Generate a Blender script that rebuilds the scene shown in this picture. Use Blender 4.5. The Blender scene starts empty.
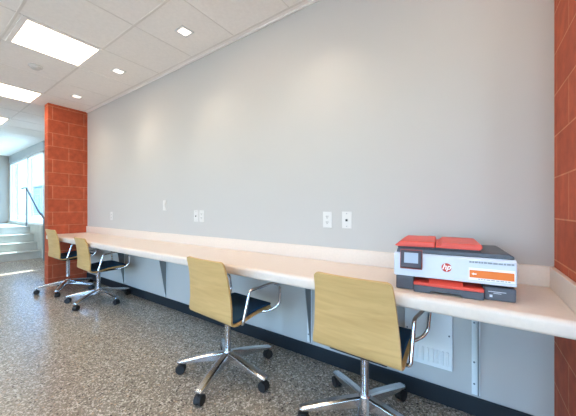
import bpy, bmesh, math, random
from mathutils import Vector, Matrix
S = bpy.context.scene
COL = S.collection
random.seed(4)
PI = math.pi
R = math.radians

# ------------------------------------------------------------------ materials
def lin(c):
    return tuple((v / 12.92 if v <= .04045 else ((v + .055) / 1.055) ** 2.4) for v in [x / 255 for x in c]) + (1,)

def mat(name, rgb, rough=.5, metal=0, emit=None, estr=0, noise=0, nscale=8, bump=0, bscale=200, spec=None, stretch=None):
    m = bpy.data.materials.new(name); m.use_nodes = True
    nt = m.node_tree; b = nt.nodes['Principled BSDF']
    b.inputs['Base Color'].default_value = lin(rgb)
    b.inputs['Roughness'].default_value = rough
    b.inputs['Metallic'].default_value = metal
    if spec is not None: b.inputs['Specular IOR Level'].default_value = spec
    if emit:
        b.inputs['Emission Color'].default_value = lin(emit); b.inputs['Emission Strength'].default_value = estr
    if noise or bump:
        tc = nt.nodes.new('ShaderNodeTexCoord')
        src = tc.outputs['Object']
        if stretch:
            mp = nt.nodes.new('ShaderNodeMapping'); mp.inputs['Scale'].default_value = stretch
            nt.links.new(src, mp.inputs['Vector']); src = mp.outputs['Vector']
    if noise:
        n = nt.nodes.new('ShaderNodeTexNoise'); n.inputs['Scale'].default_value = nscale; n.inputs['Detail'].default_value = 5
        nt.links.new(src, n.inputs['Vector'])
        r = nt.nodes.new('ShaderNodeValToRGB')
        a = lin([max(0, v * (1 - noise)) for v in rgb]); c = lin([min(255, v * (1 + noise)) for v in rgb])
        r.color_ramp.elements[0].color = a; r.color_ramp.elements[1].color = c
        r.color_ramp.elements[0].position = .3; r.color_ramp.elements[1].position = .7
        nt.links.new(n.outputs['Fac'], r.inputs['Fac']); nt.links.new(r.outputs['Color'], b.inputs['Base Color'])
    if bump:
        n2 = nt.nodes.new('ShaderNodeTexNoise'); n2.inputs['Scale'].default_value = bscale
        nt.links.new(src, n2.inputs['Vector'])
        bp = nt.nodes.new('ShaderNodeBump'); bp.inputs['Strength'].default_value = bump; bp.inputs['Distance'].default_value = .002
        nt.links.new(n2.outputs['Fac'], bp.inputs['Height']); nt.links.new(bp.outputs['Normal'], b.inputs['Normal'])
    return m

def brick_mat():
    m = bpy.data.materials.new('red_block'); m.use_nodes = True
    nt = m.node_tree; N = nt.nodes; L = nt.links; b = N['Principled BSDF']
    tc = N.new('ShaderNodeTexCoord'); sp = N.new('ShaderNodeSeparateXYZ'); L.new(tc.outputs['Object'], sp.inputs[0])
    ad = N.new('ShaderNodeMath'); ad.operation = 'ADD'; L.new(sp.outputs['X'], ad.inputs[0]); L.new(sp.outputs['Y'], ad.inputs[1])
    az = N.new('ShaderNodeMath'); az.operation = 'ADD'; az.inputs[1].default_value = .1; L.new(sp.outputs['Z'], az.inputs[0])
    ax = N.new('ShaderNodeMath'); ax.operation = 'ADD'; ax.inputs[1].default_value = 12.13; L.new(ad.outputs[0], ax.inputs[0])
    cb = N.new('ShaderNodeCombineXYZ'); L.new(ax.outputs[0], cb.inputs[0]); L.new(az.outputs[0], cb.inputs[1])
    bt = N.new('ShaderNodeTexBrick'); L.new(cb.outputs[0], bt.inputs['Vector'])
    bt.inputs['Scale'].default_value = 1; bt.inputs['Brick Width'].default_value = .4; bt.inputs['Row Height'].default_value = .2
    bt.inputs['Mortar Size'].default_value = .0038; bt.inputs['Mortar Smooth'].default_value = .3; bt.inputs['Bias'].default_value = 0
    bt.offset = .5
    bt.inputs['Color1'].default_value = lin((193, 90, 56)); bt.inputs['Color2'].default_value = lin((183, 82, 50))
    bt.inputs['Mortar'].default_value = lin((212, 138, 102))
    n = N.new('ShaderNodeTexNoise'); n.inputs['Scale'].default_value = 14; n.inputs['Detail'].default_value = 8
    L.new(tc.outputs['Object'], n.inputs['Vector'])
    rp = N.new('ShaderNodeValToRGB'); rp.color_ramp.elements[0].position = .3; rp.color_ramp.elements[1].position = .7
    rp.color_ramp.elements[0].color = (.78, .76, .74, 1); rp.color_ramp.elements[1].color = (1.1, 1.1, 1.1, 1)
    L.new(n.outputs['Fac'], rp.inputs['Fac'])
    mx = N.new('ShaderNodeMix'); mx.data_type = 'RGBA'; mx.blend_type = 'MULTIPLY'; mx.inputs['Factor'].default_value = 1
    L.new(bt.outputs['Color'], mx.inputs['A']); L.new(rp.outputs['Color'], mx.inputs['B'])
    L.new(mx.outputs['Result'], b.inputs['Base Color']); b.inputs['Roughness'].default_value = .75
    bp = N.new('ShaderNodeBump'); bp.inputs['Strength'].default_value = .5; bp.inputs['Distance'].default_value = .004; bp.invert = True
    n2 = N.new('ShaderNodeTexNoise'); n2.inputs['Scale'].default_value = 90; L.new(tc.outputs['Object'], n2.inputs['Vector'])
    sm = N.new('ShaderNodeMath'); sm.operation = 'MULTIPLY_ADD'; sm.inputs[1].default_value = .25
    L.new(n2.outputs['Fac'], sm.inputs[0]); L.new(bt.outputs['Fac'], sm.inputs[2])
    L.new(sm.outputs[0], bp.inputs['Height']); L.new(bp.outputs['Normal'], b.inputs['Normal'])
    return m

def floor_mat():
    m = bpy.data.materials.new('terrazzo'); m.use_nodes = True
    nt = m.node_tree; N = nt.nodes; L = nt.links; b = N['Principled BSDF']
    tc = N.new('ShaderNodeTexCoord')
    def chips(scale, thr, soft):
        nz = N.new('ShaderNodeTexNoise'); nz.inputs['Scale'].default_value = scale * 1.3; nz.inputs['Detail'].default_value = 2
        L.new(tc.outputs['Object'], nz.inputs['Vector'])
        mixv = N.new('ShaderNodeMix'); mixv.data_type = 'VECTOR'; mixv.inputs['Factor'].default_value = .012
        L.new(tc.outputs['Object'], mixv.inputs['A']); L.new(nz.outputs['Color'], mixv.inputs['B'])
        v = N.new('ShaderNodeTexVoronoi'); v.inputs['Scale'].default_value = scale
        L.new(mixv.outputs['Result'], v.inputs['Vector'])
        r = N.new('ShaderNodeMapRange'); r.inputs['From Min'].default_value = thr; r.inputs['From Max'].default_value = thr - soft
        L.new(v.outputs['Distance'], r.inputs['Value'])
        return v, r
    base = N.new('ShaderNodeTexNoise'); base.inputs['Scale'].default_value = 1.6; base.inputs['Detail'].default_value = 6
    L.new(tc.outputs['Object'], base.inputs['Vector'])
    br = N.new('ShaderNodeValToRGB'); br.color_ramp.elements[0].position = .35; br.color_ramp.elements[1].position = .68
    br.color_ramp.elements[0].color = lin((140, 134, 120)); br.color_ramp.elements[1].color = lin((156, 149, 134))
    L.new(base.outputs['Fac'], br.inputs['Fac'])
    cur = br.outputs['Color']
    for scale, thr, soft, ramp in ((70, .52, .08, [(0, (84, 77, 72)), (.14, (194, 187, 172)), (.40, (146, 137, 122)), (.58, (214, 208, 194)), (.80, (124, 114, 104)), (.93, (190, 168, 142))]),
                                   (130, .48, .1, [(0, (206, 194, 180)), (.3, (104, 96, 90)), (.55, (212, 206, 194)), (.85, (128, 116, 106))])):
        v, r = chips(scale, thr, soft)
        cr = N.new('ShaderNodeValToRGB'); cr.color_ramp.interpolation = 'CONSTANT'
        e = cr.color_ramp.elements
        while len(e) < len(ramp): e.new(.5)
        for k, (p, c) in enumerate(ramp): e[k].position = p; e[k].color = lin(c)
        sx = N.new('ShaderNodeSeparateColor'); L.new(v.outputs['Color'], sx.inputs[0]); L.new(sx.outputs[0], cr.inputs['Fac'])
        gate = N.new('ShaderNodeMath'); gate.operation = 'GREATER_THAN'; gate.inputs[1].default_value = .25 if scale < 100 else .38
        L.new(sx.outputs[1], gate.inputs[0])
        ml = N.new('ShaderNodeMath'); ml.operation = 'MULTIPLY'; ml.use_clamp = True
        L.new(gate.outputs[0], ml.inputs[0]); L.new(r.outputs['Result'], ml.inputs[1])
        mx = N.new('ShaderNodeMix'); mx.data_type = 'RGBA'
        L.new(ml.outputs[0], mx.inputs['Factor']); L.new(cur, mx.inputs['A']); L.new(cr.outputs['Color'], mx.inputs['B'])
        cur = mx.outputs['Result']
    L.new(cur, b.inputs['Base Color'])
    b.inputs['Roughness'].default_value = .26
    b.inputs['Specular IOR Level'].default_value = .55
    return m

def ceiling_mat():
    return mat('ceiling_tile', (248, 244, 239), .9, noise=.012, nscale=40, bump=.12, bscale=350)

def wood_mat():
    m = bpy.data.materials.new('maple_ply'); m.use_nodes = True
    nt = m.node_tree; N = nt.nodes; L = nt.links; b = N['Principled BSDF']
    tc = N.new('ShaderNodeTexCoord'); mp = N.new('ShaderNodeMapping'); mp.inputs['Scale'].default_value = (1.6, 9, 14)
    L.new(tc.outputs['Object'], mp.inputs['Vector'])
    n = N.new('ShaderNodeTexNoise'); n.inputs['Scale'].default_value = 2.4; n.inputs['Detail'].default_value = 7; n.inputs['Distortion'].default_value = .7
    L.new(mp.outputs['Vector'], n.inputs['Vector'])
    r = N.new('ShaderNodeValToRGB'); e = r.color_ramp.elements
    e[0].position = .3; e[0].color = lin((197, 158, 100)); e[1].position = .72; e[1].color = lin((214, 177, 118))
    L.new(n.outputs['Fac'], r.inputs['Fac']); L.new(r.outputs['Color'], b.inputs['Base Color'])
    b.inputs['Roughness'].default_value = .42
    return m

def glass_mat(name, col):
    m = bpy.data.materials.new(name); m.use_nodes = True
    nt = m.node_tree; nt.nodes.clear()
    o = nt.nodes.new('ShaderNodeOutputMaterial'); t = nt.nodes.new('ShaderNodeBsdfTransparent'); g = nt.nodes.new('ShaderNodeBsdfGlossy')
    t.inputs['Color'].default_value = col + (1,); g.inputs['Roughness'].default_value = .02
    lw = nt.nodes.new('ShaderNodeLayerWeight'); lw.inputs['Blend'].default_value = .5
    pw = nt.nodes.new('ShaderNodeMath'); pw.operation = 'POWER'; pw.inputs[1].default_value = 5
    nt.links.new(lw.outputs['Facing'], pw.inputs[0])
    f = nt.nodes.new('ShaderNodeMath'); f.operation = 'MULTIPLY_ADD'; f.inputs[1].default_value = .4; f.inputs[2].default_value = .03
    nt.links.new(pw.outputs[0], f.inputs[0])
    mx = nt.nodes.new('ShaderNodeMixShader')
    nt.links.new(f.outputs[0], mx.inputs[0]); nt.links.new(t.outputs[0], mx.inputs[1]); nt.links.new(g.outputs[0], mx.inputs[2])
    nt.links.new(mx.outputs[0], o.inputs['Surface'])
    return m

M = dict(
    wall=mat('painted_wall', (188, 185, 181), .8, bump=.06, bscale=260),
    ceil=ceiling_mat(),
    grid=mat('ceiling_grid', (232, 227, 221), .6),
    brick=brick_mat(), floor=floor_mat(),
    base=mat('dark_vinyl_base', (14, 24, 32), .6),
    counter=mat('white_laminate', (224, 209, 196), .32, noise=.012, nscale=60),
    wood=wood_mat(),
    pad=mat('navy_upholstery', (20, 66, 98), .85, bump=.3, bscale=500),
    chrome=mat('chrome', (222, 222, 225), .12, 1),
    alu=mat('polished_aluminium', (214, 216, 220), .22, 1, noise=.03, nscale=20),
    black=mat('black_plastic', (24, 24, 26), .42),
    rubber=mat('caster_rubber', (30, 30, 32), .55),
    white_m=mat('white_enamel', (226, 228, 228), .45),
    grey_d=mat('bracket_grey', (128, 132, 134), .5),
    grey_m=mat('grey_enamel', (180, 186, 190), .45),
    plate=mat('outlet_plate', (212, 209, 205), .4),
    dark=mat('dark_slot', (40, 38, 36), .6),
    led=mat('light_diffuser', (255, 252, 246), .5, emit=(255, 226, 194), estr=8),
    lamp=mat('downlight_lamp', (255, 250, 240), .5, emit=(255, 244, 226), estr=1.6),
    p_body=mat('printer_body', (208, 214, 226), .4, noise=.01, nscale=30),
    p_dark=mat('printer_slate', (78, 82, 92), .45, noise=.03, nscale=40),
    p_mid=mat('printer_charcoal', (48, 51, 60), .5),
    p_red=mat('printer_red', (222, 78, 62), .42),
    p_deep=mat('printer_deep_red', (150, 60, 52), .45),
    screen=mat('touch_screen', (176, 188, 204), .15),
    bezel=mat('screen_bezel', (58, 44, 50), .3),
    logo_r=mat('logo_red', (204, 62, 46), .5),
    logo_w=mat('logo_white', (246, 240, 238), .5),
    st_w=mat('sticker_white', (240, 238, 236), .5),
    st_o=mat('sticker_orange', (236, 122, 40), .5),
    st_g=mat('sticker_grey', (146, 152, 160), .5),
    frame=mat('white_frame', (236, 240, 242), .4),
    conc=mat('pale_concrete', (188, 190, 184), .7, noise=.04, nscale=6),
    steel=mat('brushed_steel', (120, 124, 128), .35, 1),
    glass=glass_mat('clear_glass', (.92, .97, .97)),
    tglass=glass_mat('tinted_glass', (.57, .675, .70)),
    endw=mat('beige_wall', (172, 162, 152), .8),
    pave=mat('outdoor_paving', (205, 205, 200), .9, noise=.05, nscale=2),
    pave_s=mat('warm_bounce_paving', (238, 220, 198), .9, noise=.06, nscale=2),  # pale tan chosen so the unseen ground bounces warm light indoors
    bld=mat('pale_render', (222, 228, 230), .9, noise=.03, nscale=1),
    teal=mat('teal_window', (40, 110, 130), .2),
    leaf=mat('foliage', (70, 110, 70), .8, noise=.3, nscale=6),
)

# ------------------------------------------------------------------ helpers
def link(name, bm, m, parent=None, smooth=False, bevel=0, seg=2, loc=None):
    me = bpy.data.meshes.new(name)
    bmesh.ops.recalc_face_normals(bm, faces=bm.faces[:])
    bm.to_mesh(me); bm.free()
    me.materials.append(m)
    if smooth:
        for p in me.polygons: p.use_smooth = True
    o = bpy.data.objects.new(name, me); COL.objects.link(o)
    if loc: o.location = loc
    if parent: o.parent = parent
    if bevel:
        md = o.modifiers.new('bevel', 'BEVEL'); md.width = bevel; md.segments = seg; md.limit_method = 'ANGLE'; md.angle_limit = R(35)
    if smooth and not bevel:
        md = o.modifiers.new('edges', 'EDGE_SPLIT'); md.split_angle = R(42)
    return o

def thing(name, label, cat, loc=(0, 0, 0), rz=0, group=None):
    o = bpy.data.objects.new(name, None); COL.objects.link(o); o.empty_display_size = .1
    o.location = loc; o.rotation_euler = (0, 0, rz); o['label'] = label; o['category'] = cat
    if group: o['group'] = group
    return o

def tag(o, label, cat, group=None):
    o['label'] = label; o['category'] = cat
    if group: o['group'] = group
    return o

def struct(name, bm, m, label, cat, **k):
    o = link(name, bm, m, **k)
    if not o.parent:
        o['kind'] = 'structure'; o['label'] = label; o['category'] = cat
    return o

def box(bm, x0, x1, y0, y1, z0, z1, mtx=None):
    vs = [bm.verts.new(Vector(p)) for p in ((x0,y0,z0),(x1,y0,z0),(x1,y1,z0),(x0,y1,z0),(x0,y0,z1),(x1,y0,z1),(x1,y1,z1),(x0,y1,z1))]
    if mtx:
        for v in vs: v.co = mtx @ v.co
    for f in ((0,3,2,1),(4,5,6,7),(0,1,5,4),(1,2,6,5),(2,3,7,6),(3,0,4,7)): bm.faces.new([vs[i] for i in f])
    return bm

def B(*boxes):
    bm = bmesh.new()
    for b in boxes: box(bm, *b)
    return bm

def prism(bm, pts, axis, a0, a1):
    """extrude 2-D polygon along axis: 'x' -> pts (y,z); 'y' -> pts (x,z); 'z' -> pts (x,y)"""
    def P(p, a): return {'x': (a, p[0], p[1]), 'y': (p[0], a, p[1]), 'z': (p[0], p[1], a)}[axis]
    v0 = [bm.verts.new(P(p, a0)) for p in pts]; v1 = [bm.verts.new(P(p, a1)) for p in pts]
    n = len(pts)
    bm.faces.new(v0); bm.faces.new(v1[::-1])
    for i in range(n): bm.faces.new((v0[i], v1[i], v1[(i + 1) % n], v0[(i + 1) % n]))
    return bm

def cyl(bm, c, r, h, axis='z', n=24, r2=None):
    r2 = r if r2 is None else r2
    def P(a, rr, t):
        u, v = rr * math.cos(a), rr * math.sin(a)
        d = {'z': (u, v, t), 'y': (u, t, v), 'x': (t, u, v)}[axis]
        return Vector(c) + Vector(d)
    a = [bm.verts.new(P(2 * PI * i / n, r, 0)) for i in range(n)]; b = [bm.verts.new(P(2 * PI * i / n, r2, h)) for i in range(n)]
    bm.faces.new(a); bm.faces.new(b[::-1])
    for i in range(n): bm.faces.new((a[i], b[i], b[(i + 1) % n], a[(i + 1) % n]))
    return bm

def lathe(bm, prof, c=(0, 0, 0), n=28):
    rings = []
    for r, z in prof: rings.append([bm.verts.new((c[0] + r * math.cos(2 * PI * i / n), c[1] + r * math.sin(2 * PI * i / n), c[2] + z)) for i in range(n)])
    for a, b in zip(rings, rings[1:]):
        for i in range(n): bm.faces.new((a[i], b[i], b[(i + 1) % n], a[(i + 1) % n]))
    bm.faces.new(rings[0]); bm.faces.new(rings[-1][::-1])
    return bm

def smooth_path(pts, rad, seg=6):
    out = []
    P = [Vector(p) for p in pts]
    out.append(P[0])
    for i in range(1, len(P) - 1):
        a, b, c = P[i - 1], P[i], P[i + 1]
        d0 = (a - b); d1 = (c - b)
        k = min(rad, d0.length * .48, d1.length * .48)
        s, e = b + d0.normalized() * k, b + d1.normalized() * k
        for j in range(seg + 1):
            t = j / seg
            out.append(s * (1 - t) ** 2 + b * 2 * t * (1 - t) + e * t * t)
    out.append(P[-1])
    return out

def tube(bm, pts, r, n=12):
    P = [Vector(p) for p in pts]; rings = []
    up = Vector((1, 0, 0)) if abs((P[1] - P[0]).normalized().x) < .8 else Vector((0, 1, 0))
    for i, p in enumerate(P):
        d = (P[min(i + 1, len(P) - 1)] - P[max(i - 1, 0)]).normalized()
        s = (up - d * up.dot(d)).normalized(); up = s; t = d.cross(s)
        rings.append([bm.verts.new(p + (s * math.cos(2 * PI * k / n) + t * math.sin(2 * PI * k / n)) * r) for k in range(n)])
    for a, b in zip(rings, rings[1:]):
        for k in range(n): bm.faces.new((a[k], b[k], b[(k + 1) % n], a[(k + 1) % n]))
    bm.faces.new(rings[0]); bm.faces.new(rings[-1][::-1])
    return bm

# ------------------------------------------------------------------ the room
H = 2.74
XL, XR, YS = -11.6, 3.6, -5.6        # left end wall, right end wall, south glazing
GY = .20                             # storefront plane at the left
struct('floor', B((XL - .1, XR + .1, YS - .1, .4, -.12, 0)), M['floor'], 'polished terrazzo floor with grey and tan chips', 'floor')
struct('ceiling', B((XL - .1, XR + .1, YS - .1, .45, H, H + .12)), M['ceil'], 'warm white suspended tile ceiling', 'ceiling')
# the exposed grid of the tile ceiling
bm = bmesh.new()
for k in range(-14, 8):
    x = -1.215 + .615 * k
    if XL < x < XR: box(bm, x - .003, x + .003, YS, -.045, H - .0025, H + .01)
for y in (-.645, -1.26, -1.875, -2.49, -3.105, -3.72, -4.335, -4.95):
    box(bm, XL, XR, y - .009, y + .009, H - .003, H + .01)
box(bm, -5.28, .32, -.063, -.047, H - .003, H + .01)
box(bm, -5.28, .32, -.014, -.0005, H - .012, H + .01)
struct('trim_1', bm, M['grid'], 'thin grid lines of the tile ceiling', 'ceiling grid')
struct('wall_back', B((-5.44, XR, 0, .2, 0, H)), M['wall'], 'plain pale grey painted wall above and below the worktop', 'wall')
struct('wall_left', B((-5.44, -5.28, -.504, 0, 0, H)), M['brick'], 'red block wing wall at the left end of the worktop', 'wall')
struct('wall_right', B((.32, .52, -.60, 0, 0, H)), M['brick'], 'red block wing wall at the right end of the worktop', 'wall')
struct('baseboard_back', B((-5.28, .32, -.012, 0, 0, .102)), M['base'], 'dark vinyl baseboard under the worktop', 'baseboard', bevel=.003)
struct('wall_east', B((XR, XR + .1, YS, .2, 0, H)), M['wall'], 'plain painted end wall out of view at the right', 'wall')
struct('wall_end', B((XL - .1, XL, YS, .4, 0, H)), M['endw'], 'beige end wall beyond the stairs', 'wall')
# unseen wall in the storefront plane blocks sun; slit added for the floor streak
bm = B((-8.30, -6.95, GY, GY + .15, 0, H), (-6.78, -5.44, GY, GY + .15, 0, H), (-6.95, -6.78, GY, GY + .15, 0, .79), (-6.95, -6.78, GY, GY + .15, 2.52, H))
struct('wall_front', bm, M['wall'], 'unseen pale wall between the storefront and the red block wing', 'wall')
struct('wall_knee', B((XL, -8.30, GY - .05, GY + .12, 0, .76)), M['conc'], 'low pale knee wall under the storefront glass', 'wall')
struct('trim_2', B((XL, -8.30, GY - .02, GY + .15, 2.52, H)), M['grey_m'], 'grey header above the storefront glass', 'trim')
# storefront: frame with two panes
w = bmesh.new()
for x0, x1 in ((XL, XL + .10), (-11.30, -11.25), (-9.74, -9.62), (-8.42, -8.30)):
    box(w, x0, x1, GY, GY + .10, .76, 2.52)
box(w, XL, -8.30, GY - .01, GY + .11, .76, .81); box(w, XL, -8.30, GY, GY + .10, 2.47, 2.52)
wo = struct('window_1', w, M['frame'], 'white framed storefront glazing above the stairs', 'window')
link('pane', B((XL + .10, -9.74, GY + .045, GY + .055, .81, 2.47)), M['tglass'], wo)
link('pane', B((-9.62, -8.42, GY + .045, GY + .055, .81, 2.47)), M['tglass'], wo)
wo = struct('window_2', B((-6.95, -6.94, GY + .02, GY + .12, .79, 2.52), (-6.79, -6.78, GY + .02, GY + .12, .79, 2.52)), M['frame'], 'unseen slit opening added to cast a sun streak on the floor', 'window')  # unseen opening, added only to let the sun streak through
link('pane', B((-6.94, -6.79, GY + .06, GY + .07, .79, 2.52)), M['glass'], wo)
# unseen south glazing behind the camera; piers and solid left end cut daylight
bm = B((XL, XR, YS - .15, YS, 0, .10), (XL, XR, YS - .15, YS, 2.55, H))
xs = [XL + i * (XR - XL) / 8 for i in range(9)]
box(bm, XL, xs[3] - .3, YS - .15, YS, .1, 2.55)
for x in xs[3:]: box(bm, x - .45, x + .45, YS - .15, YS, .1, 2.55)
struct('wall_south', bm, M['wall'], 'unseen glazed wall behind the camera, piers shaped to cut daylight', 'wall')
for i in range(3, 8):
    a, b = xs[i] + .45, xs[i + 1] - .45
    wo = struct('window_%d' % i, B((a, a + .05, YS - .12, YS - .04, .1, 2.55), (b - .05, b, YS - .12, YS - .04, .1, 2.55), (a, b, YS - .12, YS - .04, .1, .15), (a, b, YS - .12, YS - .04, 2.5, 2.55)),
                M['frame'], 'tall window in the glazed wall behind the camera', 'window')
    link('pane', B((a + .05, b - .05, YS - .085, YS - .075, .15, 2.5)), M['glass'], wo)

# stairs up to the left
st = thing('stairs', 'pale concrete steps rising to the storefront beyond the red wing', 'stairs', (-8.4, 0, 0))
y0, y1 = -3.0, GY - .052
for k in range(4):
    xr = -.28 * k
    xl = (-.28 * (k + 1)) if k < 3 else XL + 8.4
    bm = B((xl, xr, y0, y1, 0, .178 * (k + 1) - .03)); box(bm, xl, xr + .015, y0, y1, .178 * (k + 1) - .03, .178 * (k + 1))
    link('step' if k < 3 else 'landing', bm, M['conc'], st, bevel=.004)
# handrail on the storefront side of the stairs
hr = thing('handrail', 'steel handrail sloping down the stairs in front of the storefront', 'handrail', (-9.27, .09, .712))
link('top_rail', tube(bmesh.new(), smooth_path([(-.45, 0, .97), (0, 0, .97), (.98, 0, .39), (1.45, 0, .20), (1.45, 0, .10)], .06), .021), M['steel'], hr, smooth=True)
link('post', cyl(bmesh.new(), (0, 0, 0), .018, .96, n=16), M['steel'], hr, smooth=True)
link('post', cyl(bmesh.new(), (1.38, 0, -.7115), .018, .93, n=16), M['steel'], hr, smooth=True)

# ------------------------------------------------------------------ outdoors beyond the storefront
struct('ground_outside', B((-45, 8, .42, 40, .3, .55)), M['pave'], 'pale paving outside the storefront', 'ground')
struct('ground_south', B((-30, 22, -40, YS - .2, -.2, -.02)), M['pave_s'], 'unseen paving behind the camera, toned to bounce warm light indoors', 'ground')  # unseen reflector, sends warm sunlight up to the wall and ceiling
bd = thing('building', 'pale building with teal windows seen through the storefront glass', 'building', (-42, 9, .55))
link('facade', B((-9, 9, 0, 6, 0, 3.4)), M['bld'], bd)
link('roof', B((-9.3, 9.3, -.3, 6.3, 3.4, 3.6)), M['grey_m'], bd)
for i in range(6):
    for z in (.6,):
        f = link('window', B((-8.2 + i * 2.8, -6.6 + i * 2.8, -.05, .1, z, z + 1.9)), M['frame'], bd)
        link('pane', B((-8.1 + i * 2.8, -6.7 + i * 2.8, -.07, -.04, z + .1, z + 1.8)), M['teal'], f)

# ------------------------------------------------------------------ worktop
ZT, ZB, YF = .763, .698, -.527
ct = thing('worktop', 'long white worktop running along the wall between the red wings', 'worktop', (-2.48, 0, 0))
ra = .022
prof = [(-.0005, ZB), (YF + .012, ZB)]
for k in range(5):
    a = -PI / 2 - k * PI / 8; prof.append((YF + .014 + .014 * math.cos(a), ZB + .014 + .014 * math.sin(a)))
for k in range(7):
    a = PI - k * PI / 12; prof.append((YF + ra + ra * math.cos(a), ZT - ra + ra * math.sin(a)))
prof.append((-.0005, ZT))
link('top_slab', prism(bmesh.new(), prof, 'x', -5.2795 + 2.48, .3195 + 2.48), M['counter'], ct, smooth=True)
link('backsplash', B((-5.2795 + 2.48, .3195 + 2.48, -.019, -.0005, ZT, ZT + .102)), M['counter'], ct, bevel=.003)
link('side_splash', B((.3005 + 2.48, .3195 + 2.48, YF + .03, -.0195, ZT, ZT + .102)), M['counter'], ct, bevel=.003)

# support brackets under the worktop
where = ['support bracket under the worktop near the right red wing, beside the vent panel', 'support bracket under the worktop just left of the nearest chair',
         'support bracket under the worktop hidden behind the second nearest chair', 'tapered support bracket standing clear under the worktop left of the second nearest chair',
         'support bracket under the worktop beside the far pair of chairs']
for i, x in enumerate((.003, -1.06, -2.05, -3.01, -4.03)):
    t = thing('support_bracket', where[i], 'bracket', (x, 0, .115), 0, 'brackets under the worktop')
    link('wall_flange', B((-.020, .020, -.006, -.0005, 0, ZB - .116)), M['white_m'], t, bevel=.001)
    z = ZB - .1155
    link('web', prism(bmesh.new(), [(-.006, .0), (-.012, .0), (-.112, z - .03), (-.118, z - .006), (-.006, z - .006)], 'x', .008, .014), M['grey_d'], t, bevel=.001)
    link('top_flange', B((-.020, .020, -.16, -.006, z - .006, z)), M['white_m'], t, bevel=.001)
    for zz in (.06, .18, .40): link('screw', cyl(bmesh.new(), (-.008, -.0085, zz), .005, .003, 'y', 10), M['steel'], t)

# white vent panel on the wall under the worktop
vp = thing('vent_panel', 'white metal vent panel with louvres low on wall under the worktop', 'vent', (-.235, 0, .218))
link('panel', B((-.128, .128, -.034, -.0005, 0, .45)), M['white_m'], vp, bevel=.004)
for i in range(9):
    x = -.105 + i * .026
    link('louvre', prism(bmesh.new(), [(x - .008, -.034), (x + .008, -.034), (x + .006, -.041), (x - .004, -.038)], 'z', .025, .105), M['white_m'], vp)
for x in (-.112, .112):
    for z in (.20, .43): link('screw', cyl(bmesh.new(), (x, -.036, z), .005, .003, 'y', 10), M['steel'], vp)

# ------------------------------------------------------------------ outlets and switches
def outlet(x, z, kind, label, cat, name='wall_outlet'):
    t = thing(name, label, cat, (x, 0, z), 0, 'plates on the wall above the worktop')
    link('cover_plate', B((-.037, .037, -.006, -.0005, -.060, .060)), M['plate'], t, bevel=.003)
    if kind == 'duplex':
        for s in (-1, 1):
            sk = link('socket', prism(bmesh.new(), [(.017 * math.cos(a) if abs(math.cos(a)) < .8 else .0145 * (1 if math.cos(a) > 0 else -1), s * .021 + .016 * math.sin(a)) for a in [2 * PI * k / 16 for k in range(16)]], 'y', -.009, -.006), M['plate'], t)
            link('slot', B((-.008, -.005, -.0096, -.0088, s * .021 - .001, s * .021 + .009), (.005, .008, -.0096, -.0088, s * .021 - .001, s * .021 + .009), (-.003, .003, -.0096, -.0088, s * .021 - .010, s * .021 - .005)), M['dark'], sk)
    elif kind == 'data':
        jk = link('jack', B((-.012, .012, -.010, -.006, -.014, .012)), M['plate'], t, bevel=.001)
        link('port', B((-.008, .008, -.0106, -.0098, -.010, .006)), M['dark'], jk)
        for s in (-1, 1): link('screw', cyl(bmesh.new(), (0, -.0075, s * .045), .003, .002, 'y', 10), M['steel'], t)
    else:
        pd = link('rocker', prism(bmesh.new(), [(-.006, -.033), (-.009, -.033), (-.012, .033), (-.006, .033)], 'x', -.016, .016), M['plate'], t, bevel=.001)
outlet(-.907, 1.067, 'duplex', 'white duplex power outlet, left of the near pair of wall plates', 'outlet')
outlet(-.754, 1.069, 'data', 'white data jack plate, right of the near pair, closest plate to the printer', 'outlet', 'data_outlet')
outlet(-3.03, 1.19, 'switch', 'small white switch plate mounted higher than the other wall plates', 'switch', 'light_switch')
outlet(-2.445, 1.073, 'data', 'white wall plate, left one of the middle touching pair', 'outlet', 'data_outlet')
outlet(-2.355, 1.073, 'duplex', 'white wall plate, right one of the middle touching pair', 'outlet')
outlet(-4.40, 1.044, 'duplex', 'white outlet plate farthest left, closest to the left red wing', 'outlet')

# ------------------------------------------------------------------ ceiling fixtures
def troffer(x, y, label):
    t = thing('ceiling_light', label, 'ceiling light', (x, y, H), 0, 'square recessed ceiling lights')
    a, b = .300, .262
    bm = bmesh.new()
    for bx in ((-a, a, -a, -b), (-a, a, b, a), (-a, -b, -b, b), (b, a, -b, b)): box(bm, *bx, -.008, -.0005)
    link('frame', bm, M['ceil'], t)
    link('diffuser', B((-b, b, -b, b, -.006, -.0008)), M['led'], t)
names = {-3.36: 'square ceiling light nearest the camera, whole panel in view', -5.205: 'square ceiling light next along, cut by the left photo edge', -7.05: 'farthest square ceiling light, a sliver at the left photo edge'}
for x in (-3.36, -5.205, -7.05):
    troffer(x, -.93, names[x])
for x, y in [(-1.515, -.93), (.33, -.93), (2.175, -.93), (-8.895, -.93)] + [(x, -3.4) for x in (2.175, .33, -1.515, -3.36, -5.205, -7.05, -8.895)]:
    troffer(x, y, 'square ceiling light outside the photo, along the same tile ceiling')
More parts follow.
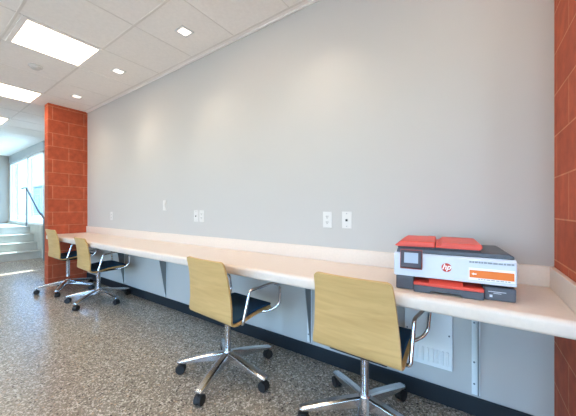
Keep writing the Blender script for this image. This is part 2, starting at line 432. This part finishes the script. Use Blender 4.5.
for i, (x, lab) in enumerate(((-2.15, 'small square downlight nearest the camera, by the top photo edge'), (-3.396, 'small square downlight, middle of the three along the wall'), (-4.64, 'small square downlight just in front of the left red wing'), (-.905, 'small square downlight above the printer end, outside the photo'))):
    t = thing('downlight', lab, 'downlight', (x, -.352, H), 0, 'square downlights along the wall')
    a, b = .060, .044
    bm = bmesh.new()
    for bx in ((-a, a, -a, -b), (-a, a, b, a), (-a, -b, -b, b), (b, a, -b, b)): box(bm, *bx, -.007, -.0005)
    link('trim', bm, M['white_m'], t)
    link('lamp', B((-b, b, -b, b, -.005, -.0008)), M['lamp'], t)
    ld = bpy.data.lights.new('downlight_beam', 'SPOT'); ld.energy = 20; ld.color = (1, .86, .68); ld.spot_size = R(95); ld.spot_blend = .9; ld.shadow_soft_size = .04
    lo = bpy.data.objects.new('downlight_beam', ld); COL.objects.link(lo); lo.parent = t; lo.location = (0, 0, -.012)
sd = thing('smoke_detector', 'round white smoke detector between the two nearest square ceiling lights', 'smoke detector', (-4.04, -.927, H))
link('base_ring', lathe(bmesh.new(), [(.062, -.0005), (.062, -.012), (.056, -.016)]), M['plate'], sd, smooth=True)
link('sensor_cap', lathe(bmesh.new(), [(.044, -.016), (.044, -.026), (.034, -.036), (.012, -.039)]), M['plate'], sd, smooth=True)

# ------------------------------------------------------------------ office chairs
PROF = [(.238, .424), (.232, .436), (.215, .443), (.16, .445), (.10, .443), (.04, .438), (-.02, .430), (-.07, .423), (-.105, .421), (-.134, .424), (-.153, .434), (-.164, .452), (-.169, .48),
        (-.171, .54), (-.175, .59), (-.180, .65), (-.188, .71), (-.199, .76), (-.208, .79), (-.2115, .802), (-.214, .811), (-.2155, .817), (-.217, .822)]
def half_w(i):
    y, z = PROF[i]
    if z > .46 and y < 0:
        w = .226 - .030 * (z - .46) / .36
        d = .822 - z
        r = .022
        if d < r: w -= r - math.sqrt(max(0, r * r - (r - d) ** 2))
        return w
    if y > .1:
        w = .213; d = .238 - y; r = .05
        if d < r: w -= (r - math.sqrt(max(0, r * r - (r - d) ** 2))) * .7
        return w
    return .213 + .013 * min(1, max(0, (.1 - y) / .2))
def shell_bm(off, thick, i0, i1, wscale=1.0, inset=0):
    bm = bmesh.new(); U = 10; rows_a, rows_b = [], []
    n = len(PROF)
    for i in range(i0, i1):
        y, z = PROF[i]
        a = PROF[max(0, i - 1)]; c = PROF[min(n - 1, i + 1)]
        ty, tz = c[0] - a[0], c[1] - a[1]; l = math.hypot(ty, tz); ny, nz = tz / l, -ty / l     # toward the sitter
        w = half_w(i) * wscale - inset
        ra_, rb_ = [], []
        for k in range(U + 1):
            s = -1 + 2 * k / U
            bow = .014 * s * s * (1 if z > .5 else max(0, (z - .44) / .06))
            p = Vector((w * s, y + bow, z))
            nrm = Vector((0, ny, nz))
            ra_.append(bm.verts.new(p + nrm * off)); rb_.append(bm.verts.new(p + nrm * (off + thick)))
        rows_a.append(ra_); rows_b.append(rb_)
    for rows, fl in ((rows_a, 0), (rows_b, 1)):
        for r0, r1 in zip(rows, rows[1:]):
            for k in range(U):
                f = (r0[k], r0[k + 1], r1[k + 1], r1[k])
                bm.faces.new(f[::-1] if fl else f)
    for r0, r1, q0, q1 in ((rows_a[i], rows_a[i + 1], rows_b[i], rows_b[i + 1]) for i in range(len(rows_a) - 1)):
        for k in (0, U): bm.faces.new((r0[k], r1[k], q1[k], q0[k]))
    for e in (0, -1):
        for k in range(U): bm.faces.new((rows_a[e][k], rows_a[e][k + 1], rows_b[e][k + 1], rows_b[e][k]))
    return bm

CHAIR_GROUP = 'office chairs along the worktop'
def make_chair(label):
    t = thing('office_chair', label, 'chair', (0, 0, 0), 0, CHAIR_GROUP)
    link('shell', shell_bm(0, .012, 0, len(PROF)), M['wood'], t, smooth=True)
    link('seat_pad', shell_bm(.0125, .020, 1, 10, .93), M['pad'], t, bevel=.008, seg=3)
    link('seat_plate', B((-.15, .15, -.115, .17, .404, .421)), M['black'], t, bevel=.005)
    link('tilt_mechanism', B((-.05, .05, -.07, .09, .380, .404)), M['black'], t, bevel=.008)
    for s in (-1, 1):
        x0, x1, x2 = s * .12, s * .246, s * .268
        pts = [(x0, -.03, .414), (s * .19, -.05, .414), (x1, -.085, .430), (x1 + s * .004, -.030, .628), (x2 + s * .01, .165, .642), (x2 + s * .008, .240, .605), (x2 - s * .004, .250, .485), (s * .245, .228, .450), (s * .20, .19, .424), (x0, .12, .424)]
        link('armrest', tube(bmesh.new(), smooth_path(pts, .021), .0095), M['chrome'], t, smooth=True)
    link('gas_column', lathe(bmesh.new(), [(.021, .150), (.021, .30), (.0225, .305), (.0225, .372), (.026, .376), (.026, .39)]), M['alu'], t, smooth=True)
    link('hub', lathe(bmesh.new(), [(.024, .078), (.032, .084), (.036, .105), (.034, .150), (.027, .162)]), M['alu'], t, smooth=True)
    for k in range(5):
        bm = bmesh.new()
        secs = [(.020, .024, .098, .156), (.10, .026, .095, .144), (.20, .027, .088, .124), (.29, .027, .081, .104), (.335, .025, .078, .094), (.349, .020, .078, .090)]
        rings = []
        for x, w, z0, z1 in secs:
            rings.append([bm.verts.new(p) for p in ((x, -w, z0), (x, w, z0), (x, w, z1 - .006), (x, w * .55, z1), (x, -w * .55, z1), (x, -w, z1 - .006))])
        for a, b in zip(rings, rings[1:]):
            for i in range(6): bm.faces.new((a[i], b[i], b[(i + 1) % 6], a[(i + 1) % 6]))
        bm.faces.new(rings[0]); bm.faces.new(rings[-1][::-1])
        lg = link('leg', bm, M['alu'], t, bevel=.002)
        lg.rotation_euler.z = k * 2 * PI / 5
        bm = bmesh.new()
        for s in (-1, 1):
            cyl(bm, (.328, s * .006 if s > 0 else -.023, .031), .031, .017, 'y', 20)
        prism(bm, [(.328 + .033 * math.cos(a), .031 + .033 * math.sin(a)) for a in [R(-10 + 20 * i) for i in range(11)]], 'y', -.0055, .0055)
        cyl(bm, (.328, 0, .05), .006, .029, 'z', 10)
        link('caster', bm, M['rubber'], lg, bevel=.004)
    return t

def copy_tree(o, parent=None):
    c = o.copy(); COL.objects.link(c)
    if parent: c.parent = parent
    for ch in list(o.children): copy_tree(ch, c)
    return c

spots = [(-.486, -.410, -2, 69, 'maple office chair nearest the camera, in front of the printer'),
         (-1.428, -.505, -4, 71, 'maple office chair standing alone, second from the camera'),
         (-3.87, -.375, -3, 12, 'maple office chair, right one of the far pair, navy seat showing'),
         (-4.75, -.42, 0, 36, 'maple office chair farthest away, against the left red wing')]
proto = make_chair(spots[0][4])
allc = [proto] + [copy_tree(proto) for _ in spots[1:]]
for c, (x, y, rz, base, lab) in zip(allc, spots):
    c.location = (x, y, 0); c.rotation_euler.z = R(rz); c['label'] = lab; c['group'] = CHAIR_GROUP
    k = 0
    lift = {2: -.018, 3: .045}.get(allc.index(c), 0)          # gas lifts set to different heights
    for ch in c.children:
        if not ch.name.startswith(('leg', 'hub')): ch.location.z += lift
        if ch.name.startswith('leg'):
            ch.rotation_euler.z = R(base - rz + 72 * k); k += 1

# ------------------------------------------------------------------ printer
pr = thing('printer', 'grey, white and red printer with touch screen on the worktop', 'printer', (-.0895, -.4315, ZT), R(5.4))
D0 = .335
link('base', B((-.229, -.150, .004, D0 - .02, .0005, .066), (.121, .229, .004, D0 - .02, .0005, .056), (-.150, .121, .10, D0 - .02, .0005, .066)), M['p_dark'], pr, bevel=.005)
tr = link('paper_tray', prism(bmesh.new(), [(-.150, .0005), (-.085, .0005), (-.075, .012), (.035, .012), (.045, .0005), (.119, .0005), (.119, .034), (-.150, .034)], 'y', -.022, .10), M['p_dark'], pr, bevel=.004)
link('tray_cover', B((-.150, .119, -.026, .098, .0335, .047)), M['p_red'], tr, bevel=.004)
link('output_flap', prism(bmesh.new(), [(-.022, .047), (.10, .047), (.10, .068), (.03, .0665)], 'x', -.087, .046), M['p_red'], tr, bevel=.003)
link('tray_recess', B((-.149, .118, .088, .101, .047, .066)), M['p_mid'], pr)
link('body', prism(bmesh.new(), [(-.004, .066), (D0, .066), (D0, .176), (.006, .176), (-.002, .165)], 'x', -.237, .230), M['p_body'], pr, bevel=.004)
link('scanner_lid', prism(bmesh.new(), [(-.228, .176), (.224, .176), (.222, .188), (.205, .196), (-.222, .196)], 'y', .004, D0 - .005), M['p_dark'], pr, bevel=.003)
link('feeder_base', B((-.222, .112, .012, D0 - .02, .196, .206)), M['p_mid'], pr, bevel=.002)
link('feeder_cover', prism(bmesh.new(), [(-.237, .208), (-.222, .204), (-.062, .206), (-.062, .2315), (-.205, .231)], 'y', .006, D0 - .01), M['p_red'], pr, bevel=.004)
link('feeder_tray', prism(bmesh.new(), [(-.060, .206), (.108, .205), (.118, .216), (.114, .229), (-.030, .231), (-.048, .216), (-.060, .216)], 'y', .008, D0 - .012), M['p_red'], pr, bevel=.003)
sc = link('screen_panel', prism(bmesh.new(), [(-.003, .108), (-.018, .106), (-.022, .112), (-.004, .190), (.006, .190)], 'x', -.207, -.116), M['bezel'], pr, bevel=.003)
def onslope(x0, x1, t0, t1, off):   # rectangle on the tilted panel face
    a, b = Vector((0, -.022, .112)), Vector((0, -.004, .190)); n = Vector((0, -.078, .018)).normalized()
    p = [a.lerp(b, t) for t in (t0, t1)]
    bm = bmesh.new(); vs = []
    for o in (.0003, off):
        for x, q in ((x0, p[0]), (x1, p[0]), (x1, p[1]), (x0, p[1])): vs.append(bm.verts.new(Vector((x, 0, 0)) + q + n * o))
    for f in ((0,3,2,1),(4,5,6,7),(0,1,5,4),(1,2,6,5),(2,3,7,6),(3,0,4,7)): bm.faces.new([vs[i] for i in f])
    return bm
link('display', onslope(-.191, -.131, .24, .84, .0012), M['screen'], sc)
link('bezel_edge', prism(bmesh.new(), [(-.003, .104), (-.0195, .103), (-.0195, .1075), (-.003, .1095)], 'x', -.2085, -.1145), M['p_deep'], sc, bevel=.0015)
for u in (-.2085, -.1160): link('bezel_edge', prism(bmesh.new(), [(-.003, .107), (-.0185, .1065), (-.0225, .112), (-.0045, .1905), (.004, .1905)], 'x', u, u + .002), M['p_deep'], sc)
link('bezel_edge', prism(bmesh.new(), [(-.0055, .1885), (-.0050, .1915), (.004, .1915), (.004, .1885)], 'x', -.2085, -.1145), M['p_deep'], sc)
# round emblem
em = link('emblem', cyl(bmesh.new(), (-.017, -.0045, .122), .0195, .0015, 'y', 32), M['logo_r'], pr)
cu = bpy.data.curves.new('letters', 'FONT'); cu.body = 'hp'; cu.size = .034; cu.shear = .3; cu.extrude = .0005; cu.align_x = 'CENTER'; cu.offset = .0008
tmp = bpy.data.objects.new('letters', cu); COL.objects.link(tmp)
bpy.context.view_layer.update()
me = bpy.data.meshes.new_from_object(tmp.evaluated_get(bpy.context.evaluated_depsgraph_get()))
bpy.data.objects.remove(tmp)
me.materials.clear(); me.materials.append(M['logo_w'])
lt = bpy.data.objects.new('letters', me); COL.objects.link(lt); lt.parent = em
lt.rotation_euler = (R(90), 0, 0); lt.location = (-.0175, -.0050, .1145)
# sticker with an orange band and unreadable lines of small print
sk = link('sticker', B((.066, .224, -.0045, -.0038, .080, .132)), M['st_w'], pr)
link('orange_band', B((.069, .221, -.0052, -.0044, .090, .122)), M['st_o'], sk)
bm = bmesh.new(); prism(bm, [(.076, .106), (.084, .112), (.084, .1085), (.094, .1085), (.094, .1035), (.084, .1035), (.084, .100)], 'y', -.0058, -.0051)
link('arrow_mark', bm, M['st_w'], sk)
bm = bmesh.new()
x = .068
while x < .218:
    l = random.uniform(.006, .018); box(bm, x, min(x + l, .221), -.0050, -.0035, .1525, .1600); x += l + .002
link('print_line', bm, M['st_g'], sk); bm = bmesh.new()
x = .100
while x < .21:
    l = random.uniform(.005, .014); box(bm, x, min(x + l, .216), -.0052, -.0044, .0835, .0865); x += l + .003
link('print_line', bm, M['st_g'], sk)
lb = link('base_label', B((.136, .196, .0025, .0042, .036, .0385), (.140, .150, .0025, .0042, .014, .024), (.153, .180, .0025, .0042, .030, .032)), M['p_body'], pr)

# ------------------------------------------------------------------ light from outdoors
wd = bpy.data.worlds.new('sky'); S.world = wd; wd.use_nodes = True
nt = wd.node_tree; bg = nt.nodes['Background']
sky = nt.nodes.new('ShaderNodeTexSky'); sky.sky_type = 'NISHITA'; sky.sun_disc = False; sky.sun_elevation = R(48); sky.sun_rotation = R(0); sky.air_density = 1.0
tint = nt.nodes.new('ShaderNodeMix'); tint.data_type = 'RGBA'; tint.blend_type = 'MULTIPLY'; tint.inputs['Factor'].default_value = 1
tint.inputs['B'].default_value = (.81, .97, 1.18, 1)
nt.links.new(sky.outputs['Color'], tint.inputs['A']); nt.links.new(tint.outputs['Result'], bg.inputs['Color']); bg.inputs['Strength'].default_value = 2.15
sn = bpy.data.lights.new('sun', 'SUN'); sn.energy = 21; sn.angle = R(.6); sn.color = (1, .96, .9)
so = bpy.data.objects.new('sun', sn); COL.objects.link(so)
so.rotation_euler = Vector((.06, -1, -1.5)).to_track_quat('-Z', 'Y').to_euler()
def portal(name, loc, rot, sx, sy):
    l = bpy.data.lights.new(name, 'AREA'); l.shape = 'RECTANGLE'; l.size = sx; l.size_y = sy; l.cycles.is_portal = True
    o = bpy.data.objects.new(name, l); COL.objects.link(o); o.location = loc; o.rotation_euler = rot
portal('south_daylight', ((xs[3] + XR) / 2, YS - .2, 1.33), (R(90), 0, 0), XR - xs[3], 2.5)
portal('storefront_daylight', (-9.95, GY + .3, 1.65), (R(-90), 0, 0), 3.3, 1.75)

# ------------------------------------------------------------------ camera
cam = bpy.data.cameras.new('camera'); co = bpy.data.objects.new('camera', cam); COL.objects.link(co)
cam.sensor_width = 36; cam.lens = 273 / 576 * 36; cam.clip_start = .05; cam.clip_end = 200
cam.shift_y = 1 / 576
co.location = (0, -1.844, 1.147)
co.rotation_euler = (R(90), 0, math.atan2(.56565, .82465))
S.camera = co

vs = S.view_settings
S.display_settings.display_device = 'sRGB'
vs.view_transform = 'Standard'; vs.look = 'None'; vs.gamma = 1; vs.use_curve_mapping = False
vs.exposure = .32
S.cycles.use_denoising = True
S.cycles.max_bounces = 10; S.cycles.diffuse_bounces = 6; S.cycles.glossy_bounces = 5; S.cycles.transparent_max_bounces = 12
S.cycles.sample_clamp_indirect = 8; S.cycles.caustics_reflective = False; S.cycles.caustics_refractive = False
